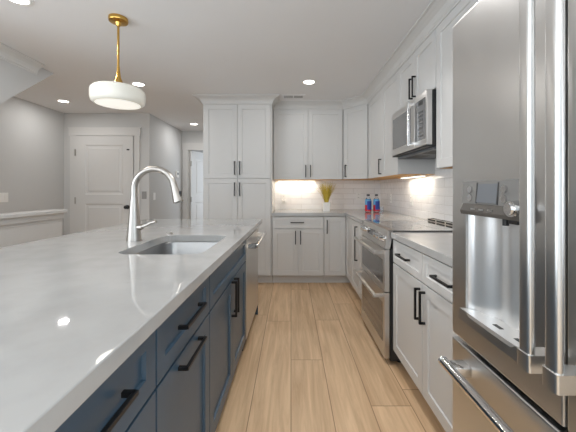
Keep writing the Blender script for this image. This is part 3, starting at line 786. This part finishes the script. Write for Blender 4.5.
# ------------------------------------------------------------------ recessed lights and vent
cans = [((.197, 3.33), 'round recessed ceiling light in front of the back wall cabinets'),
        ((-1.70, 3.40), 'round recessed ceiling light just behind the pendant lamp'),
        ((-3.02, 4.05), 'round recessed ceiling light nearest the closed entry door'),
        ((-1.735, 5.45), 'round recessed ceiling light in the hall before the open door'),
        ((-1.685, 1.875), 'round recessed ceiling light at the upper left, nearest the stair bulkhead'),
        ]
first = None
for (x, y), lab in cans:
    if first is None:
        first = thing('recessed_light', lab, 'ceiling light', (x, y, CEIL), 0, 'recessed ceiling lights')
        obj('trim_ring', lathe(BM(), [(.058, -.0035), (.062, -.006), (.078, -.004), (.080, -.0005), (.058, -.0005)], seg=36), 'plate', first, smooth=True, local=True)
        obj('lens', lathe(BM(), [(0, -.004), (.050, -.0035), (.0575, -.0025), (.0575, -.001), (0, -.001)], seg=36), 'lamp', first, smooth=True, local=True)
    else:
        n = first.copy(); COL.objects.link(n); n.location = (x, y, CEIL); n['label'] = lab
        for ch in list(first.children):
            c = ch.copy(); COL.objects.link(c); c.parent = n
    area('recessed_or_fill_lamp', (x, y, CEIL-.008), (0, 0, 0), .11, .11, 3.2 if x > 0 else CAN_POWER*.9, CAN_COL, 'DISK')
area('recessed_or_fill_lamp', (.197, 1.6, CEIL-.008), (0, 0, 0), .11, .11, 7, CAN_COL, 'DISK', math.radians(125))  # unseen lamp without fixture, added to brighten the aisle and low cabinets
for x, y in ((-.9, -1.2), (.4, -1.2), (-2.1, -1.2)):       # the lights of the ceiling behind the frame
    area('recessed_or_fill_lamp', (x, y, CEIL-.008), (0, 0, 0), .11, .11, CAN_POWER, CAN_COL, 'DISK')
vx, vy = .03, 3.84
r = thing('ceiling_vent', 'small white slotted air vent in the ceiling above the back cabinets', 'vent', (vx, vy, CEIL))
bm = BM(); box(bm, vx-.15, vx+.15, vy-.065, vy+.065, CEIL-.007, CEIL-.0005, .002); obj('frame', bm, 'ceil', r)
for a in (-.118, .006):
    bm = BM()
    for k in range(5): box(bm, vx+a, vx+a+.112, vy-.045+k*.019, vy-.045+k*.019+.011, CEIL-.0085, CEIL-.0065)
    obj('slots', bm, 'grey_plate', r)

# ------------------------------------------------------------------ under-cabinet lights
def under_light(label, x0, x1, y0, y1, power):
    r = thing('under_cabinet_light', label, 'light', ((x0+x1)/2, (y0+y1)/2, ZU))
    obj('housing', box(BM(), x0, x1, y0, y1, ZU-.014, ZU-.0005), 'plate', r)
    obj('diffuser', box(BM(), x0+.005, x1-.005, y0+.005, y1-.005, ZU-.0155, ZU-.0142), 'led', r)
    area('under_cabinet_lamp', ((x0+x1)/2, (y0+y1)/2, ZU-.02), (0, 0, 0), x1-x0-.02, y1-y0-.01, power, (1, .92, .80))
under_light('slim light strip under the back wall cabinet, above the tile and outlet', -.19, .34, 4.37, 4.42, 1.8)
under_light('slim light strip under the right wall cabinet next to the microwave', 1.20, 1.24, 2.80, 3.35, 1.6)

# ------------------------------------------------------------------ plates and outlets
def plate(label, cat, c, n, w=.072, h=.116, kind='outlet', m='plate'):
    """wall plate centred at c with outward normal n (unit x or y)"""
    rz = math.atan2(n[0], -n[1])
    r = thing('wall_outlet' if kind == 'outlet' else 'light_switch', label, cat, c, rz)
    obj('cover_plate', box(BM(), -w/2, w/2, -.006, -.0003, -h/2, h/2, .002), m, r, local=True)
    if kind == 'outlet':
        for z in (-.024, .024):
            bm = BM(); box(bm, -.016, .016, -.0075, -.0055, z-.014, z+.014, .0015); so = obj('socket', bm, m, r, local=True)
            bm = BM(); box(bm, -.008, -.005, -.0082, -.007, z-.003, z+.007); box(bm, .005, .008, -.0082, -.007, z-.003, z+.007); obj('slots', bm, 'slot', so, local=True)
    else:
        k = max(1, round(w/.072)) if w > .1 else 1
        for i in range(k):
            x = (i-(k-1)/2)*.046
            bm = BM(); box(bm, x-.016, x+.016, -.009, -.0055, -.033, .033, .001); obj('rocker', bm, m, r, local=True)
    return r
plate('white outlet on the back tile under the light strip, left of the plant', 'outlet', (-.105, YB-.008, 1.085), (0, -1, 0))
plate('white outlet on the back tile left of the two bottles', 'outlet', (.985, YB-.008, 1.11), (0, -1, 0))
plate('white outlet on the right tile nearer the range', 'outlet', (XR-.008, 3.30, 1.09), (-1, 0, 0))
plate('white outlet on the right tile close behind the bottles', 'outlet', (XR-.008, 3.97, 1.09), (-1, 0, 0))
r = thing('plug_in_device', 'small white plug-in device in the outlet beside the pantry', 'plug', (-.105, YB-.017, 1.03))
bm = BM(); box(bm, -.028, .028, -.03, -.0005, -.035, .03, .008, 3); obj('body', bm, 'plate', r, local=True)
bm = BM(); box(bm, -.018, .018, -.032, -.0295, -.005, -.001); obj('slot', bm, 'slot', r, local=True)
plate('grey switch plate right of the closed entry door', 'switch', (-2.255, 4.689, 1.12), (0, -1, 0), kind='switch', m='grey_plate')
plate('white switch plate on the hall side wall beside the faucet arc', 'switch', (-2.179, 4.86, 1.10), (1, 0, 0), kind='switch')
plate('white double switch plate on the left wall above the half wall', 'switch', (XL+.001, 3.70, 1.11), (1, 0, 0), w=.118, kind='switch')
r = thing('thermostat', 'small white thermostat high on the hall side wall near the open door', 'thermostat', (-2.179, 5.82, 1.50), PI/2)
bm = BM(); box(bm, -.06, .06, -.022, -.0005, -.06, .06, .006); obj('case', bm, 'plate', r, local=True)
bm = BM(); box(bm, -.03, .03, -.0235, -.0215, -.01, .03); obj('display', bm, 'screen', r, local=True)

# ------------------------------------------------------------------ plant, bottles, glass
pcx, pcy, pz = .485, 4.17, .9145
r = thing('potted_grass', 'tall golden ornamental grass in a small white square pot on the back counter', 'plant', (pcx, pcy, pz))
bm = BM()
prof = [(.044, 0), (.052, .118), (.046, .118), (.044, .10)]
rings = [[bm.verts.new((a, b, z)) for a, b in rrect(-q, q, -q, q, .012, 3)] for q, z in prof]
for a, b in zip(rings, rings[1:]):
    n = len(a)
    for k in range(n): bm.faces.new((a[k], a[(k+1) % n], b[(k+1) % n], b[k]))
bm.faces.new(rings[0]); bm.faces.new(rings[-1]); bmesh.ops.recalc_face_normals(bm, faces=bm.faces)
obj('pot', bm, 'pot', r, local=True)
obj('soil', box(BM(), -.042, .042, -.042, .042, .101, .110), 'soil', r, local=True)
bm = BM()
for i in range(330):
    a = random.uniform(0, 2*PI); q = random.random()**.5
    bx_, by_ = .026*q*math.cos(a), .022*q*math.sin(a)
    le = random.uniform(.24, .32)*(1-.10*q); sp_ = (.035+.115*q)*random.uniform(.6, 1.15)
    w0 = .0028; ta = a+PI/2; prev = None
    for k in range(6):
        t = k/5; rad = sp_*t**1.5
        c = Vector((bx_+rad*math.cos(a), by_+rad*.75*math.sin(a), .108+le*t-.02*t*t*q)); c.z = min(c.z, ZU-pz-.006)
        ww = w0*(1-t*.85); o = Vector((math.cos(ta), math.sin(ta), 0))*ww
        cur = (bm.verts.new(c-o), bm.verts.new(c+o))
        if prev: bm.faces.new((prev[0], prev[1], cur[1], cur[0]))
        prev = cur
obj('grass_blades', bm, 'grassl', r, local=True)

def bottle(x, y, label):
    r = thing('water_bottle', label, 'bottle', (x, y, .9145), random.uniform(0, 6), 'bottles on the corner counter')
    obj('bottle_body', lathe(BM(), [(0, .001), (.026, .001), (.031, .008), (.031, .06), (.029, .075), (.031, .09), (.031, .135), (.027, .158), (.014, .182), (.0125, .20), (0, .20)], seg=28), 'clear', r, smooth=True, local=True)
    lb = obj('label', lathe(BM(), [(.0315, .012), (.0318, .04), (.0318, .062), (.0318, .088)], seg=28), 'red', r, smooth=True, local=True); lb['label'] = 'red lower label'
    lb = obj('label', lathe(BM(), [(.0316, .088), (.032, .10), (.0318, .136), (.0282, .157)], seg=28), 'sky_blue', r, smooth=True, local=True); lb['label'] = 'light blue upper label'
    # dark blue half wrap
    bm = BM(); pv = None
    for i in range(13):
        a = math.radians(-75+150*i/12)
        col_ = [bm.verts.new((rr*math.cos(a), rr*math.sin(a), z)) for rr, z in ((.0322, .03), (.0324, .062), (.0324, .10), (.0322, .136))]
        if pv:
            for k in range(3): bm.faces.new((pv[k], col_[k], col_[k+1], pv[k+1]))
        pv = col_
    lb = obj('label', bm, 'blue', r, smooth=True, local=True); lb['label'] = 'dark blue side of label'
    obj('cap', lathe(BM(), [(0, .2005), (.0155, .2005), (.0155, .218), (.014, .221), (0, .221)], seg=28), 'cap', r, smooth=True, local=True)
    r.rotation_euler = (0, 0, math.radians(-50)); r.scale = (1.3, 1.3, 1.04)
    return r
bottle(1.005, 3.97, 'bottle with red and blue label and dark cap, left of the pair')
bottle(1.112, 3.97, 'bottle with red and blue label and dark cap, right of the pair near the corner')
r = tag(obj('drinking_glass', lathe(BM(), [(0, .9146), (.024, .9146), (.030, .990), (.028, .990), (.0225, .921), (0, .920)], (1.125, 3.80, 0), seg=28), 'clear', smooth=True), 'small clear glass standing in front of the two bottles', 'glass')
